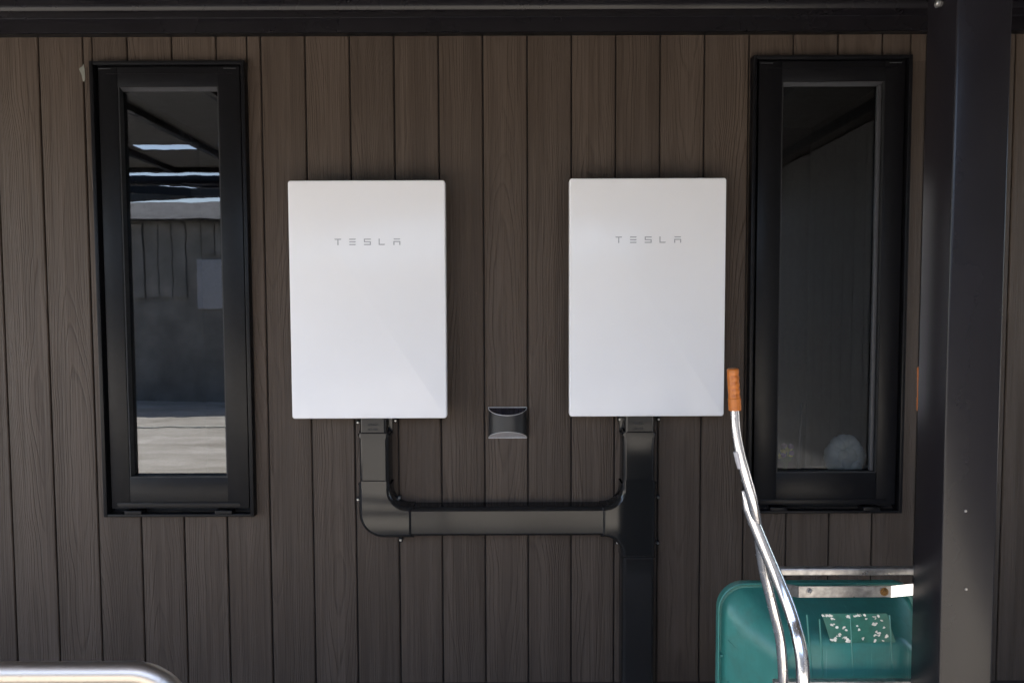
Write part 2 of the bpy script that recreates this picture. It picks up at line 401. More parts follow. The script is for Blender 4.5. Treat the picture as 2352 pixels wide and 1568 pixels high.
# ------------------------------------------------------------------ windows
def window(W, lab, gmat, gl, gr, gt, gb, beadr):
    x0, x1, z0, z1 = W
    t = thing('window', ((x0 + x1) / 2, 0, z0), lab, 'window', 'tall narrow windows in the siding wall')
    # outer flange frame
    fl = MB(); fwid = 0.018
    fl.box(x0, x0 + fwid, WF, 0.06, z0, z1, 0.002); fl.box(x1 - fwid, x1, WF, 0.06, z0, z1, 0.002)
    fl.box(x0 + fwid, x1 - fwid, WF + 0.001, 0.06, z1 - fwid, z1 - 0.0005, 0.002)
    fl.box(x0 + fwid, x1 - fwid, WF + 0.001, 0.06, z0 + 0.0005, z0 + 0.014, 0.002)
    fl.build('outer_frame', M['sash'], t)
    ch = MB()
    ch.box(x0 + fwid, x1 - fwid, 0.02, 0.06, z0 + 0.01, z0 + 0.045); ch.box(x0 + fwid, x1 - fwid, 0.02, 0.06, z1 - 0.045, z1 - 0.01)
    ch.box(x0 + fwid, x0 + 0.05, 0.02, 0.06, z0 + 0.045, z1 - 0.045); ch.box(x1 - 0.05, x1 - fwid, 0.02, 0.06, z0 + 0.045, z1 - 0.045)
    ch.build('channel', M['seal'], t, smooth=0)
    # sash
    sx0, sx1 = x0 + 0.034, x1 - 0.028; sz0, sz1 = z0 + 0.040, z1 - 0.024
    F = -0.030
    for nm, a in (('left', (sx0, gl, sz0, sz1)), ('right', (gr, sx1, sz0, sz1))):
        MB().box(a[0], a[1], F, 0.03, a[2], a[3], 0.002).build('sash_stile', M['sash'], t)
    MB().box(gl, gr, F + 0.0015, 0.03, sz0, gb, 0.0015).build('sash_rail', M['sash'], t)
    MB().box(gl, gr, F + 0.0015, 0.03, gt, sz1, 0.0015).build('sash_rail', M['sash'], t)
    # thin raised lips and corner keys on the sash
    MB().box(sx0 + 0.03, sx1 - 0.045, F - 0.003, F - 0.0005, sz0 + 0.002, sz0 + 0.030, 0.001).build('drip_lip', M['sash'], t)
    MB().box(sx0 + 0.04, sx1 - 0.04, F - 0.003, F - 0.0005, sz1 - 0.036, sz1 - 0.033, 0.0008).build('drip_lip', M['sash'], t)
    for k in (0.20, 0.80):
        cx = x0 + (x1 - x0) * k
        MB().box(cx - 0.042, cx + 0.042, WF - 0.006, 0.0, z0 + 0.014, z0 + 0.033, 0.0015).build('drain_clip', M['sash'], t)
    for k in (0.09, 0.90):
        cx = x0 + (x1 - x0) * k
        MB().box(cx - 0.03, cx + 0.03, F - 0.004, F - 0.0005, sz1 - 0.012, sz1 - 0.009, 0.0005).build('corner_key', M['bead'], t)
    # seal, top bead, glass
    sl = MB(); q = 0.007
    sl.box(gl, gl + q, F + 0.004, 0.02, gb, gt); sl.box(gr - q, gr, F + 0.004, 0.02, gb, gt)
    sl.box(gl + q, gr - q, F + 0.004, 0.02, gb, gb + q); sl.build('glazing_seal', M['seal'], t, smooth=0)
    b = MB(); b.extr([(-0.022, gt - 0.001), (0.008, gt - 0.013), (0.014, gt - 0.013), (0.014, gt - 0.001)], 'x', gl + q, gr - q)
    b.build('glazing_bead', M['bead'], t, smooth=0)
    if beadr:
        MB().box(gr - 0.026, gr - q, -0.012, 0.008, gb + q, gt - 0.014, 0.003).build('glazing_bead', M['bead'], t)
    MB().box(gl + 0.001, gr - 0.001, 0.008, 0.013, gb + 0.001, gt - 0.001).build('pane', gmat, t, smooth=0)
    # plain room behind
    rm = MB(); X0, X1, Y0, Y1, Z0, Z1 = x0 - 0.35, x1 + 0.35, 0.105, 1.9, z0 - 0.5, z1 + 0.15
    rm.box(X0 - .05, X0, Y0, Y1, Z0, Z1); rm.box(X1, X1 + .05, Y0, Y1, Z0, Z1); rm.box(X0, X1, Y1, Y1 + .05, Z0, Z1)
    rm.box(X0, X1, Y0, Y1, Z0 - .05, Z0); rm.box(X0, X1, Y0, Y1, Z1, Z1 + .05)
    tag(rm.build('room', M['roomw'], smooth=0), kind='structure')
    return t
g1l = (P(268, 202, -.03)[0] + P(298, 1095, -.03)[0]) / 2; g1r = (P(499, 202, -.03)[0] + P(525, 1095, -.03)[0]) / 2
g2l = (P(1797, 190, -.03)[0] + P(1783, 1085, -.03)[0]) / 2; g2r = (P(2034, 190, -.03)[0] + P(2013, 1085, -.03)[0]) / 2
window(W1, 'tall narrow black framed window left of the cabinets reflecting bright ground', M['glass_l'], g1l, g1r, P(385, 199, -.03)[1], P(411, 1097, -.03)[1], False)
window(W2, 'tall narrow black framed window at right with near-black glass beside the post', M['glass_r'], g2l, g2r, P(1915, 187, -.03)[1], P(1898, 1086, -.03)[1], True)

# things standing on the right window's inner sill
c = P3(1940, 1045, 0.13)
mb = MB()
for rr_, tt in ((0.105, 0.03),):
    for k in range(22):
        a = k * 2 * math.pi / 15 if k < 15 else k * 2 * math.pi / 7; rad = (0.066 if k < 15 else 0.030) + 0.006 * math.sin(k * 5)
        t_ = bmesh.new(); bmesh.ops.create_icosphere(t_, subdivisions=2, radius=0.042 + 0.006 * math.sin(k * 3.1))
        mb._add(t_, Matrix.Translation((c.x + rad * math.cos(a), c.y, c.z + rad * math.sin(a))))
o = mb.build('wreath', M['paper']); tag(o, 'fluffy white ring blurred behind the glass low in the right window', 'wreath')
# shelf they stand on (window stool)
zs = c.z - 0.112
tag(MB().box(W2[0] - 0.1, W2[1] + 0.1, 0.104, 0.34, zs - 0.03, zs).build('window_sill', M['roomw'], smooth=0), kind='structure')
cf = P3(1802, 1035, 0.16)
fb = thing('flower_bunch', (cf.x, cf.y, zs), 'small bunch of yellow and violet flowers in the lower left corner of the right window', 'flowers')
fl = MB(); st = MB()
for k in range(9):
    a = random.uniform(0, 6.28); r_ = random.uniform(0, 0.045); p = Vector((cf.x + r_ * math.cos(a), cf.y + r_ * math.sin(a) * 0.5, cf.z + random.uniform(-0.03, 0.035)))
    st.tube([(cf.x, cf.y, zs), ((cf.x + p.x) / 2, cf.y, (zs + p.z) / 2), p], 0.002, 5)
    t_ = bmesh.new(); bmesh.ops.create_icosphere(t_, subdivisions=1, radius=0.016)
    if k % 2 == 0: fl._add(t_, Matrix.Translation(p))
    else:
        v_ = MB(); v_._add(t_, Matrix.Translation(p)); v_.build('petals', M['violet'], fb)
for k in range(10):
    a = random.uniform(0, 6.28); p = Vector((cf.x + 0.05 * math.cos(a), cf.y, cf.z - 0.05 + random.uniform(-0.02, 0.02)))
    st.poly([p, p + Vector((0.012, 0.004, 0.02)), p + Vector((0, 0, 0.045)), p + Vector((-0.012, 0.004, 0.02))])
fl.build('petals', M['yellow'], fb); st.build('stems', M['leaf'], fb)
mb = MB(); a = P3(1833, 1085, 0.13); b_ = P3(1842, 925, 0.13)
mb.tube([(a.x, a.y, zs), b_], 0.009, 10)
tag(mb.build('rod', M['bead']), 'thin upright grey rod behind the glass of the right window', 'rod')

# ------------------------------------------------------------------ carport (post, wall beam, roof)
cp = thing('carport', (1.16, -1.66, 0), 'dark bronze aluminium carport post at the right edge with its beam across the wall top', 'carport')
zbm = P(1200, 74, -0.04)[1]; zst = P(1200, 39, -0.04)[1]
prof = [(0.0, zbm), (-0.036, zbm), (-0.040, zbm + 0.004), (-0.040, zst - 0.003), (-0.043, zst),
        (-0.050, zst + 0.001), (-0.086, zst + 0.002), (-0.104, zst + 0.008), (-0.113, zst + 0.020), (-0.116, zst + 0.036), (-0.116, zst + 0.13),
        (-0.121, zst + 0.136), (-0.121, zst + 0.145), (-0.0, zst + 0.145)]
MB().extr(prof, 'x', -7.0, 6.0).build('wall_beam', M['alu'], cp, smooth=0.5)
MB().extr([(-0.0405, zbm - 0.0025), (-0.001, zbm - 0.0025), (-0.001, zbm - 0.0002), (-0.0405, zbm - 0.0002)], 'x', -7.0, 6.0).build('beam_lip', M['sash'], cp, smooth=0)
PXL = P(2112, 700, -1.594)[0]
PL = P(2178, 784, -1.73)[0]
px0 = PL; px1 = PL + 0.136
po = MB(); po.box(px0, px1, -1.73, -1.605, 0.0, 3.60, 0.006, 3); post = po.build('post', M['alu'], cp)
for (x_, z_) in ((px0 + 0.055, P(2198, 1173, -1.73)[1]), (px0 + 0.062, P(2198, 1352, -1.73)[1])):
    s_ = MB().cyl((x_, -1.7305, z_), (0, -1, 0), 0.0035, 0.002, 12, 0.0028); s_.build('screw', M['galv'], post)
zz = P(2150, 6, -1.66)[1]
s_ = MB().cyl((px0 - 0.0, -1.655, zz), (-1, 0, 0), 0.011, 0.005, 6); s_.cyl((px0 - 0.005, -1.655, zz), (-1, 0, 0), 0.007, 0.003, 14, 0.005); s_.build('bolt', M['galv'], post)
# roof frame and sheets
ZR = zst + 0.155
RX0, RX1, RY1 = -7.0, 6.0, -4.20
MB().box(RX0, RX1, -1.73, -1.60, 3.602, 3.68, 0.004).build('cross_beam', M['alu'], cp)
MB().box(RX0, RX1, RY1 - 0.06, RY1, ZR - 0.045, ZR + 0.05, 0.004).build('front_beam', M['alu'], cp)
n = 16
for k in range(n + 1):
    x_ = RX0 + (RX1 - RX0) * k / n
    MB().box(x_ - 0.03 if k else x_, x_ + 0.03 if k < n else x_, RY1, -0.122, ZR - 0.055, ZR + 0.02, 0.003).build('rafter', M['alu'], cp)
for k in range(n):
    xa = RX0 + (RX1 - RX0) * k / n + 0.031; xb = RX0 + (RX1 - RX0) * (k + 1) / n - 0.031
    cuts = [(-0.13, RY1)]
    if k in (2, 3, 4, 5):
        cuts = [(-0.13, -3.14), (-3.36, RY1)]
        MB().box(xa, xa + 0.10, -3.36, -3.14, ZR, ZR + 0.006).build('roof_sheet', M['roof'], cp, smooth=0)
    for ya, yb in cuts:
        MB().box(xa, xb, yb, ya, ZR, ZR + 0.006).build('roof_sheet', M['roof'], cp, smooth=0)
# unseen roof extension with rafters, added to keep sun off the right-hand ground
MB().box(2.1, 6.0, -8.2, RY1 - 0.07, ZR + 0.05, ZR + 0.06).build('roof_sheet', M['roof'], cp, smooth=0)
for k in range(5):
    x_ = 2.15 + k * 0.93
    MB().box(x_ - 0.03, x_ + 0.03, -8.2, RY1 - 0.065, ZR - 0.055, ZR + 0.045, 0.003).build('rafter', M['alu'], cp)
MB().box(2.08, 6.0, -8.3, -8.2, ZR - 0.12, ZR + 0.07, 0.004).build('front_beam', M['alu'], cp)
# outrigger braces of the roof edge on the left
def brace(x0_, y0_, x1_, y1_, w_=0.11):
    a = Vector((x0_, y0_, ZR - 0.04)); b2 = Vector((x1_, y1_, ZR - 0.04)); d_ = (b2 - a).normalized(); nn = Vector((-d_.y, d_.x, 0)) * w_ / 2; u_ = Vector((0, 0, 0.05))
    mb = MB(); mb.rings([[a + nn - u_, a - nn - u_, a - nn + u_, a + nn + u_], [b2 + nn - u_, b2 - nn - u_, b2 - nn + u_, b2 + nn + u_]]); mb.build('brace', M['alu'], cp, smooth=0)
MB().box(-7.0, -1.7, -4.82, -4.70, ZR - 0.09, ZR + 0.01, 0.003).build('brace', M['alu'], cp)
brace(-6.6, -6.3, -2.0, -5.1, 0.16); brace(-5.4, -4.83, -4.2, -5.65, 0.09); brace(-4.1, -4.83, -3.0, -5.3, 0.09)

# house body above and behind the wall so that the shade is real
hb = MB(); hb.box(-7, 8, 0.101, 0.14, ZT - 0.02, ZT + 0.6); hb.box(-7.3, 8.3, -0.02, 6.0, ZT + 0.6, ZT + 0.75); hb.box(-7, 8, 5.8, 6, 0, ZT + 0.6)
hb.box(-7.05, -7.0, 0.101, 5.8, 0, ZT + 0.6); hb.box(8.0, 8.05, 0.101, 5.8, 0, ZT + 0.6)
hb.build('upper_house', M['tile'], wall, smooth=0)

# neighbouring buildings that the glass and the glossy plastic mirror
nb = thing('neighbour_house', (-5, -11, 0), 'grey rendered house across the yard mirrored in the left window', 'house')
MB().box(-20, 12, -17, -11.0, 0, 3.9).build('wall', M['neigh'], nb, smooth=0)
MB().extr([(-10.6, 3.80), (-14.6, 4.75), (-18.4, 3.80)], 'x', -20.4, 12.4).build('roof', M['tile'], nb, smooth=0)
MB().box(-6.62, -5.9, -10.999, -10.95, 1.95, 3.0, 0.01).build('window', M['lens_pale'], nb, smooth=0)
for k in range(24):
    MB().box(-10.4 + k * 0.30, -10.4 + k * 0.30 + 0.27 - 0.0, -10.999, -10.972 + 0.012 * (k % 3), 2.2 if -6.9 > -10.4 + k * 0.30 else 3.1, 3.75).build('panel', M['neigh'], nb, smooth=0)
for k, x_ in enumerate((-13, -9.6, -4.4, -0.8)):
    f_ = MB().box(x_ - 0.5, x_ + 0.5, -10.999, -10.95, 1.0, 2.3).build('window', M['bead'], nb, smooth=0)
    MB().box(x_ - 0.44, x_ + 0.44, -10.949, -10.945, 1.06, 2.24).build('pane', M['lens_dark'], f_, smooth=0)
sh_ = thing('shed', (5.5, -7, 0), 'dark plank sided shed to the right of the carport', 'shed')
MB().box(3.03, 8, -10.4, -2.2, 0, 3.5).build('core', M['backing'], sh_, smooth=0)
ys = -2.2; k = 0
pm_ = None
while ys > -10.3:
    if pm_ is None:
        pm_ = MB().box(3.0, 3.029, -2.39, -2.205, 0, 3.5, 0.003, 1).build('plank', M['shed'], sh_, smooth=0)
    else:
        o = pm_.copy(); COL.objects.link(o); o.location = pm_.location + Vector((0, ys + 2.2, 0))
    ys -= 0.19
k0 = MB()
for i in range(27):
    k0.box(3.03 + i * 0.185, 3.03 + i * 0.185 + 0.18, -2.2, -2.175, 0, 3.5)
k0.build('gable_boards', M['shed'], sh_, smooth=0)
MB().box(2.7, 8.3, -10.5, -4.3, 3.5, 3.62).build('roof', M['tile'], sh_, smooth=0)

# ------------------------------------------------------------------ white cabinets
def rrect(cx, cz, w, h, r, n=6):
    pts = []
    for (sx, sz, a0) in ((1, 1, 0), (-1, 1, 90), (-1, -1, 180), (1, -1, 270)):
        for k in range(n + 1):
            a = R(a0 + 90 * k / n)
            pts.append((cx + sx * (w / 2 - r) + r * math.cos(a), cz + sz * (h / 2 - r) + r * math.sin(a)))
    return pts
def slab(outlines):
    mb = MB(); mb.rings([[(x, y, z) for x, z in o] for y, o in outlines]); return mb
def inset_rr(cx, cz, w, h, r, d): return rrect(cx, cz, w - 2 * d, h - 2 * d, max(r - d, 0.001))

def letters(cx, zt, Y, parent, hgt=0.030, wid=0.033, pit=0.0703):
    s = 0.0048
    x = cx - 2 * pit - wid / 2
    def bar(mb, a, b_, c, d): mb.box(a, b_, Y - 0.0009, Y + 0.0005, c, d)
    z1 = zt; z0 = zt - hgt
    L = []
    mb = MB(); mb.extr([(x, z1), (x + wid, z1), (x + wid - .003, z1 - s), (x + .003, z1 - s)], 'y', Y - .0009, Y + .0005); bar(mb, x + wid / 2 - s / 2, x + wid / 2 + s / 2, z0, z1 - s); L.append(mb); x += pit
    mb = MB()
    for c in (z1 - s, (z0 + z1 - s) / 2, z0):
        mb.extr([(x + .001, c + s), (x + wid - .001, c + s), (x + wid - .004, c), (x, c)], 'y', Y - .0009, Y + .0005)
    L.append(mb); x += pit
    mb = MB(); bar(mb, x, x + wid, z1 - s, z1); bar(mb, x, x + s, (z0 + z1 + s) / 2, z1 - s); bar(mb, x, x + wid, (z0 + z1 - s) / 2, (z0 + z1 + s) / 2)
    bar(mb, x + wid - s, x + wid, z0 + s, (z0 + z1 - s) / 2); bar(mb, x, x + wid, z0, z0 + s); L.append(mb); x += pit
    mb = MB(); bar(mb, x, x + s, z0, z1); mb.extr([(x + s, z0), (x + wid - .006, z0), (x + wid - .002, z0 + s), (x + s, z0 + s)], 'y', Y - .0009, Y + .0005); L.append(mb); x += pit
    mb = MB(); mb.extr([(x, z1), (x + wid, z1), (x + wid - .003, z1 - s), (x + .003, z1 - s)], 'y', Y - .0009, Y + .0005)
    m2 = z1 - 0.0115; bar(mb, x, x + wid, m2 - s, m2); bar(mb, x, x + s, z0, m2 - s); bar(mb, x + wid - s, x + wid, z0, m2 - s); L.append(mb)
    for mb in L: mb.build('letter', M['letter'], parent, smooth=0)

def cabinet(pl, pr, ptop, pbot, lab, tilt=0.0, yaw=0.0):
    Y = -0.150
    xa, _ = P(pl, 687, Y); xb, _ = P(pr, 687, Y); zt = P((pl + pr) / 2, ptop, Y)[1]; zb_ = P((pl + pr) / 2, pbot, Y)[1]
    cx, cz, w, h = (xa + xb) / 2, (zt + zb_) / 2, xb - xa, zt - zb_
    t = thing('battery_cabinet', (cx, 0, zb_), lab, 'battery cabinet', 'white wall-mounted battery cabinets')
    r = 0.013
    cov = slab([(-0.100, inset_rr(cx, cz, w, h, r, 0.0)), (Y + 0.006, inset_rr(cx, cz, w, h, r, 0.0)), (Y + 0.0025, inset_rr(cx, cz, w, h, r, 0.0012)),
                (Y + 0.0007, inset_rr(cx, cz, w, h, r, 0.0035)), (Y, inset_rr(cx, cz, w, h, r, 0.007))])
    c_ = cov.build('front_cover', M['white'], t, smooth=0.9)
    bd = slab([(-0.018, rrect(cx, cz + 0.01, w - 0.05, h - 0.09, 0.02)), (-0.096, rrect(cx, cz + 0.01, w - 0.05, h - 0.09, 0.02)), (-0.0995, rrect(cx, cz + 0.01, w - 0.06, h - 0.10, 0.016))])
    bd.build('body', M['body'], t)
    for ba, bb in ((0.2, 0.42), (-0.42, -0.28)):
        MB().box(cx - w * 0.32, cx + w * 0.32, -0.0178, -0.0012, cz + ba, cz + bb).build('wall_bracket', M['galv'], t, smooth=0)
    letters(cx + 0.002, zt - 0.276, Y, c_)
    return t, cx, cz, w, h
c1 = cabinet(665.5, 1024, 414, 961, 'left white battery cabinet with grey lettering, next to the window that reflects bright ground')
c2 = cabinet(1308, 1666, 409, 956, 'right white battery cabinet with grey lettering, beside the orange cart grip')

# ------------------------------------------------------------------ cable trunking
def offset(poly, d):
    """inset a CCW polygon"""
    n_ = len(poly); out = []
    for i in range(n_):
        a, b_, c = Vector(poly[i - 1]), Vector(poly[i]), Vector(poly[(i + 1) % n_])
        e1 = (b_ - a).normalized(); e2 = (c - b_).normalized()
        n1 = Vector((-e1.y, e1.x)); n2 = Vector((-e2.y, e2.x)); m_ = (n1 + n2)
        if m_.length < 1e-6: m_ = n1
        m_.normalize(); k = d / max(0.35, m_.dot(n1)); p = b_ + m_ * k; out.append((p.x, p.y))
    return out
def moulding(poly, depth, r, base=0.0):
    rg = [(-0.001 - base, poly), (-(depth - r), poly)]
    for k in range(1, 6):
        a = R(68 * k / 5); rg.append((-(depth - r) - r * math.sin(a), offset(poly, r * (1 - math.cos(a)))))
    return slab(rg)
XA0, _ = P(822, 1060, -0.09); XA1, _ = P(904, 1060, 0.0)
XB0, _ = P(1421, 1060, 0.0); XB1, _ = P(1508, 1060, -0.09)
ZH1 = P(1160, 1150, 0.0)[1]; ZH0 = P(1160, 1234, -0.09)[1]
tr = thing('cable_trunking', ((XA0 + XB1) / 2, 0, 0), 'glossy black cable trunking running under both white cabinets and down the wall', 'trunking')
def rect(x0, x1, z0, z1): return [(x0, z0), (x1, z0), (x1, z1), (x0, z1)]
D = 0.104
zJ1 = P(860, 1112, -.1)[1]; zC = P(860, 1000, -.1)[1]; zD = P(1465, 1284, -.1)[1]
XL = P(949, 1200, -.1)[0]; XR = P(1381, 1200, -.1)[0]
def straight(x0, x1, z0, z1):
    o = moulding(rect(x0, x1, z0, z1), D - 0.004, 0.030).build('straight_cover', M['ductm'], tr, smooth=0.5)
    return o
e = 0.005
straight(XA0 + e, XA1 - e, zJ1 - 0.03, zC + 0.02)
straight(XB0 + e, XB1 - e, zJ1 - 0.03, zC + 0.02)
straight(XL - 0.03, XR + 0.03, ZH0 + e, ZH1 - e)
straight(XB0 + e, XB1 - e, 0.05, zD + 0.02)
def arc(cx, cz, r, a0, a1, n=14): return [(cx + r * math.cos(R(a0 + (a1 - a0) * k / n)), cz + r * math.sin(R(a0 + (a1 - a0) * k / n))) for k in range(n + 1)]
def dedupe(p):
    o = []
    for q in p:
        if not o or (Vector(q) - Vector(o[-1])).length > 1e-4: o.append(q)
    if (Vector(o[0]) - Vector(o[-1])).length < 1e-4: o.pop()
    return o
Ro, Ri = 0.125, 0.085
el = arc(XA0 + Ro, ZH0 + Ro, Ro, 180, 270) + [(XL, ZH0), (XL, ZH1)] + arc(XA1 + Ri, ZH1 + Ri, Ri, 270, 180) + [(XA1, zJ1), (XA0, zJ1)]
moulding(dedupe(el), D + 0.003, 0.032).build('elbow_cover', M['duct'], tr, smooth=0.5)
Rd = min(0.085, ZH0 - zD - 0.004)
te = [(XR, ZH0)] + arc(XB0 - Rd, ZH0 - Rd, Rd, 90, 0) + [(XB0, zD), (XB1, zD), (XB1, zJ1), (XB0, zJ1)] + arc(XB0 - Ri, ZH1 + Ri, Ri, 0, -90) + [(XR, ZH1)]
moulding(dedupe(te), D + 0.003, 0.032).build('tee_cover', M['duct'], tr, smooth=0.5)
# joint collars
def collar(poly, name='joint_collar'):
    moulding(poly, D + 0.0055, 0.033).build(name, M['duct'], tr, smooth=0.5)
for xa, xb in ((XA0, XA1), (XB0, XB1)):
    collar(rect(xa - .002, xb + .002, zJ1 - 0.004, zJ1 + 0.0))
# end connectors beneath the cabinets
txt_done = []
def text_mesh(s, size, mt, x, y, z, parent, name='lettering'):
    cu = bpy.data.curves.new('t', 'FONT'); cu.body = s; cu.size = size; cu.extrude = 0.0004
    to = bpy.data.objects.new('t', cu); COL.objects.link(to)
    me = bpy.data.meshes.new_from_object(to); bpy.data.objects.remove(to)
    me.transform(Matrix.Rotation(R(90), 4, 'X'))
    off = Vector((0, 0, 0)); w = parent
    while w is not None: off += w.location; w = w.parent
    me.transform(Matrix.Translation(Vector((x, y, z)) - off)); me.materials.append(mt)
    o = bpy.data.objects.new(name, me); COL.objects.link(o); o.parent = parent; return o
for xa, xb in ((XA0, XA1), (XB0, XB1)):
    zt_ = zC + 0.14
    k_ = moulding(rect(xa + 0.013, xb - 0.013, zC + 0.004, zt_), D + 0.006, 0.022).build('connector', M['ductm'], tr, smooth=0.5)
    moulding(rect(xa - 0.001, xb + 0.001, zC - 0.006, zC + 0.0035), D + 0.001, 0.031).build('joint_collar', M['ductm'], tr, smooth=0.5)
    fl_ = MB().box(xa - 0.002, xb + 0.002, -0.03, -0.001, zC + 0.005, zt_, 0.003); fl_.build('connector_flange', M['ductm'], tr)
    text_mesh('INABA', 0.018, M['seal'], xa + 0.055, -D - 0.0065, zC + 0.050, k_)
    text_mesh('SD-100', 0.016, M['seal'], xa + 0.055, -D - 0.0065, zC + 0.026, k_)
def screw(px, py, Y=-0.03):
    p = P3(px, py, Y)
    mb = MB(); mb.cyl(p, (0.0, -1, 0), 0.0062, 0.0025, 14, 0.005); mb.cyl(p + Vector((0, -0.0025, 0)), (0, -1, 0), 0.0045, 0.003, 10, 0.003)
    MB().box(p.x - 0.010, p.x + 0.010, Y + 0.0005, -0.001, p.z - 0.010, p.z + 0.010, 0.003).build('screw_tab', M['duct'], tr)
    return mb.build('screw', M['screw'], tr)
for s_ in ((822, 970), (908, 966), (1423, 963), (1513, 963), (822, 1147), (917, 1143), (1417, 1143), (1512, 1142), (1418, 1246)):
    screw(*s_)
screw(920, 1240, -0.06); screw(1511, 1247)

# ------------------------------------------------------------------ wall lamp between the cabinets
lx0 = P(1122, 970, -0.005)[0]; lx1 = P(1210, 970, -0.005)[0]; lz1 = P(1165, 935, -0.002)[1]; lz0 = P(1165, 1005, -0.002)[1]
wl_ = thing('wall_lamp', ((lx0 + lx1) / 2, 0, lz0), 'small black half-round up and down wall lamp between the two white cabinets', 'wall lamp')
lw = (lx1 - lx0) / 2; lc = (lx0 + lx1) / 2; dep = 0.075; n = 24
def front(k): a = math.pi * k / n; return lc - lw * math.cos(a), -0.004 - dep * math.sin(a)
topdrop, botrise = 0.030, 0.043
mb = MB(); v1 = []; v0 = []
for k in range(n + 1):
    x_, y_ = front(k); s = math.sin(math.pi * k / n)
    v1.append(mb.bm.verts.new((x_, y_, lz1 - topdrop * s))); v0.append(mb.bm.verts.new((x_, y_, lz0 + botrise * s)))
for k in range(n): mb.bm.faces.new((v0[k], v0[k + 1], v1[k + 1], v1[k]))
mb.build('shell', M['lamp'], wl_, smooth=0.9)
def lens(zfun, off, mt, name):
    mb = MB(); pts = []
    for k in range(n + 1):
        x_, y_ = front(k); s = math.sin(math.pi * k / n); pts.append((lc + (x_ - lc) * 0.97, -0.004 + (y_ + 0.004) * 0.97, zfun(s) + off))
    mb.poly(pts); return mb.build(name, mt, wl_, smooth=0)
lens(lambda s: lz1 - topdrop * s, -0.002, M['lens_dark'], 'upper_lens')
lens(lambda s: lz0 + botrise * s, 0.002, M['lens_pale'], 'lower_lens')
for zf in (lambda s: lz1 - topdrop * s, lambda s: lz0 + botrise * s):
    pts = [(front(k)[0], front(k)[1], zf(math.sin(math.pi * k / n))) for k in range(n + 1)]
    mb = MB(); mb.tube(pts, 0.0016, 6); mb.tube([pts[0], ((pts[0][0] + pts[-1][0]) / 2, pts[0][1], pts[0][2]), pts[-1]], 0.0020, 6)
    mb.build('rim', M['trim'], wl_)
MB().box(lx0 + 0.002, lx1 - 0.002, -0.004, -0.001, lz0, lz1).build('back_plate', M['lamp'], wl_, smooth=0)

# ------------------------------------------------------------------ wheelbarrow standing on its nose
YR, YB = -1.16, -1.40           # rim plane, underside plane of the tub
cart = thing('wheelbarrow', (1.0, -1.25, 0), 'green plastic wheelbarrow stood on its nose with aluminium tubes and orange grips', 'wheelbarrow')
tx0 = P(1645, 1470, YR)[0]; ttop = P(1850, 1333, YR)[1]; tw = 0.68; tbot = 0.22
tcx = tx0 + tw / 2; tcz = (ttop + tbot) / 2; th_ = ttop - tbot
def RR(y, dx, dt, db, r): return (y, rrect(tcx, (ttop - dt + tbot + db) / 2, tw - 2 * dx, th_ - dt - db, r, 10))
tub = slab([RR(YR + 0.010, 0.010, 0.010, 0.010, 0.085), RR(YR + 0.012, 0.002, 0.002, 0.002, 0.09), RR(YR + 0.004, 0.0, 0.0, 0.0, 0.09), RR(YR - 0.020, 0.0, 0.0, 0.0, 0.09), RR(YR - 0.022, 0.003, 0.003, 0.003, 0.088),
            RR(YR - 0.018, 0.007, 0.007, 0.007, 0.086), RR(YR - 0.001, 0.010, 0.010, 0.010, 0.085),
            RR(YR - 0.001, 0.016, 0.022, 0.02, 0.083), RR(YR - 0.012, 0.022, 0.028, 0.03, 0.085),
            RR(YR - 0.10, 0.060, 0.060, 0.08, 0.10), RR(YB + 0.03, 0.118, 0.078, 0.15, 0.10), RR(YB + 0.008, 0.130, 0.088, 0.17, 0.09), RR(YB, 0.150, 0.105, 0.19, 0.07)])
tubo = tub.build('tub', M['green'], cart, smooth=0.7)
# moulded ribs on the underside
def rib(a, b_, r=0.004):
    mb = MB(); mb.tube(smooth_path([a, (Vector(a) + Vector(b_)) / 2, b_], 3), r, 6); mb.build('rib', M['green'], tubo)
for (x0_, y0_, x1_, y1_) in ((1893, 1490, 1925, 1612), (1992, 1488, 2020, 1612), (2083, 1490, 2110, 1600), (1922, 1500, 1952, 1635)):
    a = P3(x0_ - 40, y0_ - 80, YB + 0.0005); b_ = P3(x1_ - 60, y1_ - 60, YB + 0.0005)
    rib(a, b_, 0.0028)
for yy in (1585, 1680):
    z_ = P(1700, yy - 1707 + 1568 + 90, YR - 0.05)[1]
    rib((tx0 + 0.030, YR - 0.032, z_ + 0.09), (tx0 + 0.128, YB + 0.016, z_ + 0.02), 0.0035)
# cleats on the rim
for (px, py) in ((1667, 1387), (1648, 1500), (1818, 1342), (1990, 1345)):
    p = P3(px + (9 if px < 1700 else 0), py + 4, YR - 0.012)
    MB().box(p.x - 0.005, p.x + 0.005, YR - 0.016, YR + 0.001, p.z - 0.003, p.z + 0.003, 0.001).build('cleat', M['green'], tubo)
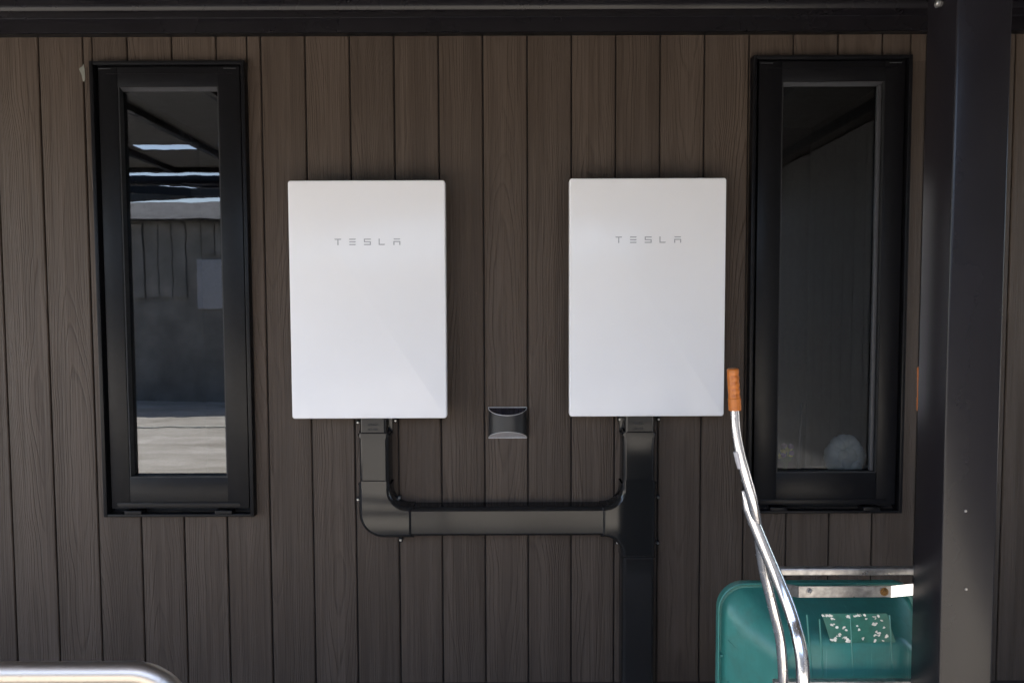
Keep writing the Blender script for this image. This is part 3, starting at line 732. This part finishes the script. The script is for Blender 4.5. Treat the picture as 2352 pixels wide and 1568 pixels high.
# remains of a torn-off label
YL = YB - 0.0012
q = [P3(x_, y_, YL) for x_, y_ in ((1887, 1408), (2037, 1408), (2057, 1474), (1909, 1476))]
mb = MB(); mb.rings([[v + Vector((0, 0.0008, 0)) for v in q], q]); lab = mb.build('label_ghost', M['greend'], tubo, smooth=0)
mb = MB()
cl = [(1889, 1414, 4, 3), (1903, 1414, 12, 4), (1912, 1420, 9, 3), (1947, 1415, 8, 4), (1970, 1413, 11, 4), (1988, 1411, 4, 3), (2008, 1416, 9, 4), (2018, 1413, 6, 3),
      (1912, 1434, 8, 4), (1921, 1441, 6, 3), (1938, 1440, 4, 3), (1970, 1436, 4, 4), (1973, 1446, 3, 3), (2010, 1433, 12, 4), (2026, 1425, 4, 4), (2030, 1443, 3, 5),
      (1928, 1458, 8, 5), (1942, 1463, 12, 5), (1918, 1468, 13, 5), (1948, 1472, 12, 4), (1982, 1466, 4, 6), (2015, 1456, 11, 7), (2036, 1461, 10, 6), (2010, 1471, 4, 3), (2027, 1471, 4, 3), (1990, 1420, 3, 2), (1944, 1446, 3, 2)]
for (x_, y_, w_, h_) in cl:
    for k in range(int(w_ * 1.1)):
        cx, cy = x_ + random.gauss(0, w_ * .30), y_ + random.gauss(0, h_ * .38); s = random.uniform(0.9, 4.2)
        a0 = random.uniform(0, 6.28); pts = [P3(cx + s * random.uniform(.5, 1.2) * math.cos(a0 + j * 1.256), cy + s * .75 * random.uniform(.5, 1.2) * math.sin(a0 + j * 1.256), YL - 0.0006 - 0.00003 * k) for j in range(5)]
        mb.poly(pts)
tag(mb.build('paper_scraps', M['flake'], tubo, smooth=0), kind='stuff')

def tpath(pp): return smooth_path([P3(a, b_, c) for a, b_, c in pp], 10)
YH = -1.53
# handle tubes
hl = [(1688, 938, -1.562), (1690, 985, -1.562), (1699, 1040, -1.562), (1712, 1090, -1.560), (1728, 1150, -1.552), (1742, 1230, -1.520), (1753, 1306, -1.492), (1767, 1360, -1.480), (1781, 1417, -1.475), (1792, 1466, -1.47), (1797, 1515, -1.468), (1799, 1570, -1.465), (1800, 1720, -1.45), (1800, 1900, -1.43)]
pts = tpath(hl)
def handle(pts, rightside=False):
    hr_ = [0.0112 + 0.0038 * min(1.0, max(0.0, (pts[0].z - p.z) / 0.16)) for p in pts]
    MB().tube(pts, hr_, 18).build('handle_tube', M['chrome'], cart, smooth=1.2)
    a = pts[0]; g0 = P3(1683, 846, -1.565) if not rightside else P3(2122, 842, -1.587)
    ax = (g0 - (a - Vector((0, 0, 0.004)))); L = ax.length; ax.normalize()
    q_ = ax.to_track_quat('Z', 'Y').to_matrix()
    rg = []; ns = 60; seg = 28
    base = a - ax * 0.004
    for i in range(ns + 1):
        t = i / ns; rad = 0.0160
        if t < 0.03: rad = 0.0155 + 0.001 * t / 0.03
        if t > 0.97: rad = 0.016 - 0.0025 * (t - 0.97) / 0.03
        if t < 0.30: rad += 0.0012
        ring = []
        for k in range(seg):
            an = k * 2 * math.pi / seg
            rr_ = rad
            # finger scallops on the front half
            fr_ = max(0.0, math.cos(an - math.pi / 2 * 0.0))
            if 0.32 < t < 0.92 and fr_ > 0.3: rr_ -= 0.0022 * (0.5 - 0.5 * math.cos((t - 0.32) / 0.60 * 2 * math.pi * 4)) * fr_
            if k % 7 == 0: rr_ -= 0.0008
            ring.append(base + ax * (L * t) + q_ @ Vector((rr_ * math.cos(an), rr_ * math.sin(an), 0)))
        rg.append(ring)
    mb = MB(); mb.rings(rg); mb.build('grip', M['orange'], cart, smooth=0.5)
handle(pts)
xr = P(2122, 938, -1.587)[0]
handle([Vector((xr, -1.587, pts[0].z))] + [Vector((xr + 0.02 + 0.075 * min(1.0, (pts[0].z - p.z) / 0.25), min(p.y + 0.02, -1.2), p.z)) for p in pts[1:]], True)
# legs (stands) clamped to the handle tubes
lg = [(1708, 1128, -1.532, 0.35), (1712, 1142, -1.532, 0.6), (1721, 1170, -1.530, 0.9), (1738, 1214, -1.535, 1), (1761, 1269, -1.545, 1), (1786, 1328, -1.56, 1), (1805, 1374, -1.58, 1), (1823, 1426, -1.61, 1), (1834, 1468, -1.64, 1), (1842, 1514, -1.66, 1), (1844, 1568, -1.67, 1), (1842, 1650, -1.66, 1), (1836, 1760, -1.60, 1), (1828, 1850, -1.47, 1)]
lp = smooth_path([P3(a, b_, c) for a, b_, c, d in lg], 8)
fl_ = []
for i in range(len(lp)):
    t = i / 8; k = min(int(t), len(lg) - 2); f = t - k; fl_.append(lg[k][3] * (1 - f) + lg[k + 1][3] * f)
lr_ = [0.0172 * min(1.0, 0.35 + (lp[0].z - p.z) / 0.07) for p in lp]
fl_ = [1.0] * len(lp)
MB().tube(lp, lr_, 20, fl_).build('leg', M['chrome'], cart, smooth=1.2)
hp = P3(1836, 1424 + 0, -1.62)
mb = MB(); pz = lp[62]
mb.cyl(pz + Vector((0.006, -0.0164, 0)), (0.25, -1, 0), 0.0034, 0.0012, 12); mb.build('bolt_hole', M['seal'], cart)
rl = [Vector((xr * 1.0 + 0.02 + (lp[0].x - p.x) * 0.35, p.y - 0.0, p.z)) for p in lp]
rl = [Vector((p.x + 0.10 + 0.45 * max(0.0, min(0.09, lp[0].z - p.z)), min(p.y, -1.5), p.z)) if p.y > -1.56 else Vector((max(p.x + 0.14, px1 + 0.02), p.y, p.z)) for p in rl]
MB().tube(rl, 0.0150, 16, fl_).build('leg', M['chrome'], cart, smooth=1.2)
# weld scars and tape on the tube
p = P3(1696, 1052, -1.545)
sc_ = MB(); sc_.tube([P3(1691, 1037, -1.567), P3(1695, 1054, -1.567), P3(1701, 1074, -1.566)], 0.0085, 12); sc_.build('tape', M['lens_pale'], cart)
# square cross bar above the tub
a = P(1775, 1311, -1.44); b_ = P(2330, 1311, -1.44)
mb = MB(); mb.box(a[0], xr + 0.2, -1.452, -1.430, a[1] - 0.010, a[1] + 0.012, 0.004, 3); mb.build('cross_bar', M['galv'], cart)
# flat bracket with angled ends
zt_, zb2 = P(1900, 1345, -1.425)[1], P(1900, 1371, -1.425)[1]
xa_, xb_ = P(1834, 1358, -1.425)[0], P(2046, 1358, -1.425)[0]
mb = MB(); mb.box(xa_, xb_, -1.4265, -1.4225, zb2, zt_, 0.0008, 1); brk = mb.build('bracket', M['galv'], cart)
def arm(x_, sx, mt):
    mb = MB(); x2 = x_ + sx * 0.070; y2 = -1.475; dz = 0.030
    f0 = [(x_, -1.4265, zb2), (x_, -1.4265, zt_), (x2, y2, zt_ + dz), (x2, y2, zb2 + dz)]
    f1 = [(a_, b2 + 0.004, c_) for a_, b2, c_ in f0]
    mb.rings([f0, f1]); mb.build('bracket_arm', mt, cart, smooth=0)
arm(xa_, -1, M['galv']); arm(xb_, 1, M['chrome'])
for px, mt in ((1861, M['galv']), (2031, M['rust'])):
    p = P3(px, 1358, -1.4265)
    mb = MB(); mb.cyl(p, (0, -1, 0), 0.0125, 0.002, 20, 0.012); mb.cyl(p + Vector((0, -0.002, 0)), (0, -1, 0), 0.0082, 0.007, 6); mb.cyl(p + Vector((0, -0.009, 0)), (0, -1, 0), 0.0045, 0.004, 12)
    mb.build('bolt', mt, brk)
# lower cross strap, axle and wheel at the nose
a = P(1780, 1565, -1.45)
MB().box(a[0] - 0.003, xr + 0.2, -1.456, -1.436, a[1] - 0.03, a[1] + 0.003, 0.002).build('cross_strap', M['galv'], cart)
mb = MB(); mb.box(tcx - 0.2, tcx + 0.2, -1.475, -1.455, 0.12, 0.14, 0.002); mb.build('axle', M['galv'], cart)
wz = 0.165
whl = MB(); rg = []
wc = Vector((tcx, -1.47, 0.165))
seg = 36; prof = [(-0.03, 0.10), (-0.035, 0.13), (-0.022, 0.158), (0, 0.164), (0.022, 0.158), (0.035, 0.13), (0.03, 0.10), (-0.03, 0.10)]
for (px_, pr_) in prof: rg.append([(wc.x + px_, wc.y + pr_ * math.cos(k * 2 * math.pi / seg), wc.z + pr_ * math.sin(k * 2 * math.pi / seg)) for k in range(seg)])
whl.rings(rg, True, False, False); w_ = whl.build('tyre', M['seal'], cart)
MB().cyl((wc.x - 0.02, wc.y, wc.z), (1, 0, 0), 0.101, 0.04, 24).build('rim', M['galv'], cart)

# ------------------------------------------------------------------ bent chrome rail near the camera
Yn = -2.30
za = P(250, 1543, Yn)[1]; xE = P(438, 1600, Yn)[0]; r_ = 0.0172
zc_ = za
rb = 0.085
pts = [Vector((-1.75, Yn, 0.0)), Vector((-1.75, Yn, zc_ - rb))]
for k in range(1, 9):
    a = R(180 - 90 * k / 9); pts.append(Vector((-1.75 + rb + rb * math.cos(a), Yn, zc_ - rb + rb * math.sin(a))))
pts.append(Vector((-1.75 + rb + 0.01, Yn, zc_)))
xt = xE - 0.012
pts += [Vector((xt - rb - 0.05, Yn, zc_)), Vector((xt - rb, Yn, zc_))]
for k in range(1, 13):
    a = R(90 - 90 * k / 12); pts.append(Vector((xt - rb + rb * math.cos(a), Yn, zc_ - rb + rb * math.sin(a))))
pts += [Vector((xt, Yn, zc_ - rb - 0.02)), Vector((xt, Yn, 0.0))]
o = MB().tube(pts, r_, 24).build('tube_rail', M['chrome'], smooth=1.2)
m_ = chrome_mat('brushed_steel_rail', 0.35, 0.42, (0.50, 0.455, 0.41)); o.data.materials[0] = m_
tag(o, 'bent polished metal tube rail rising out of focus at the lower left corner', 'tube rail')

# thin white hose on the far ground, mirrored in the left window
hp_ = smooth_path([(-12, -7.0, 0.012), (-9, -7.55, 0.012), (-6.8, -7.75, 0.012), (-4.5, -7.7, 0.012), (-2, -7.2, 0.012), (-1.2, -6.4, 0.012)], 6)
o = MB().tube(hp_, 0.012, 8).build('garden_hose', M['flake'])
tag(o, 'thin white hose lying in a curve on the pale ground, mirrored in the left window', 'hose')
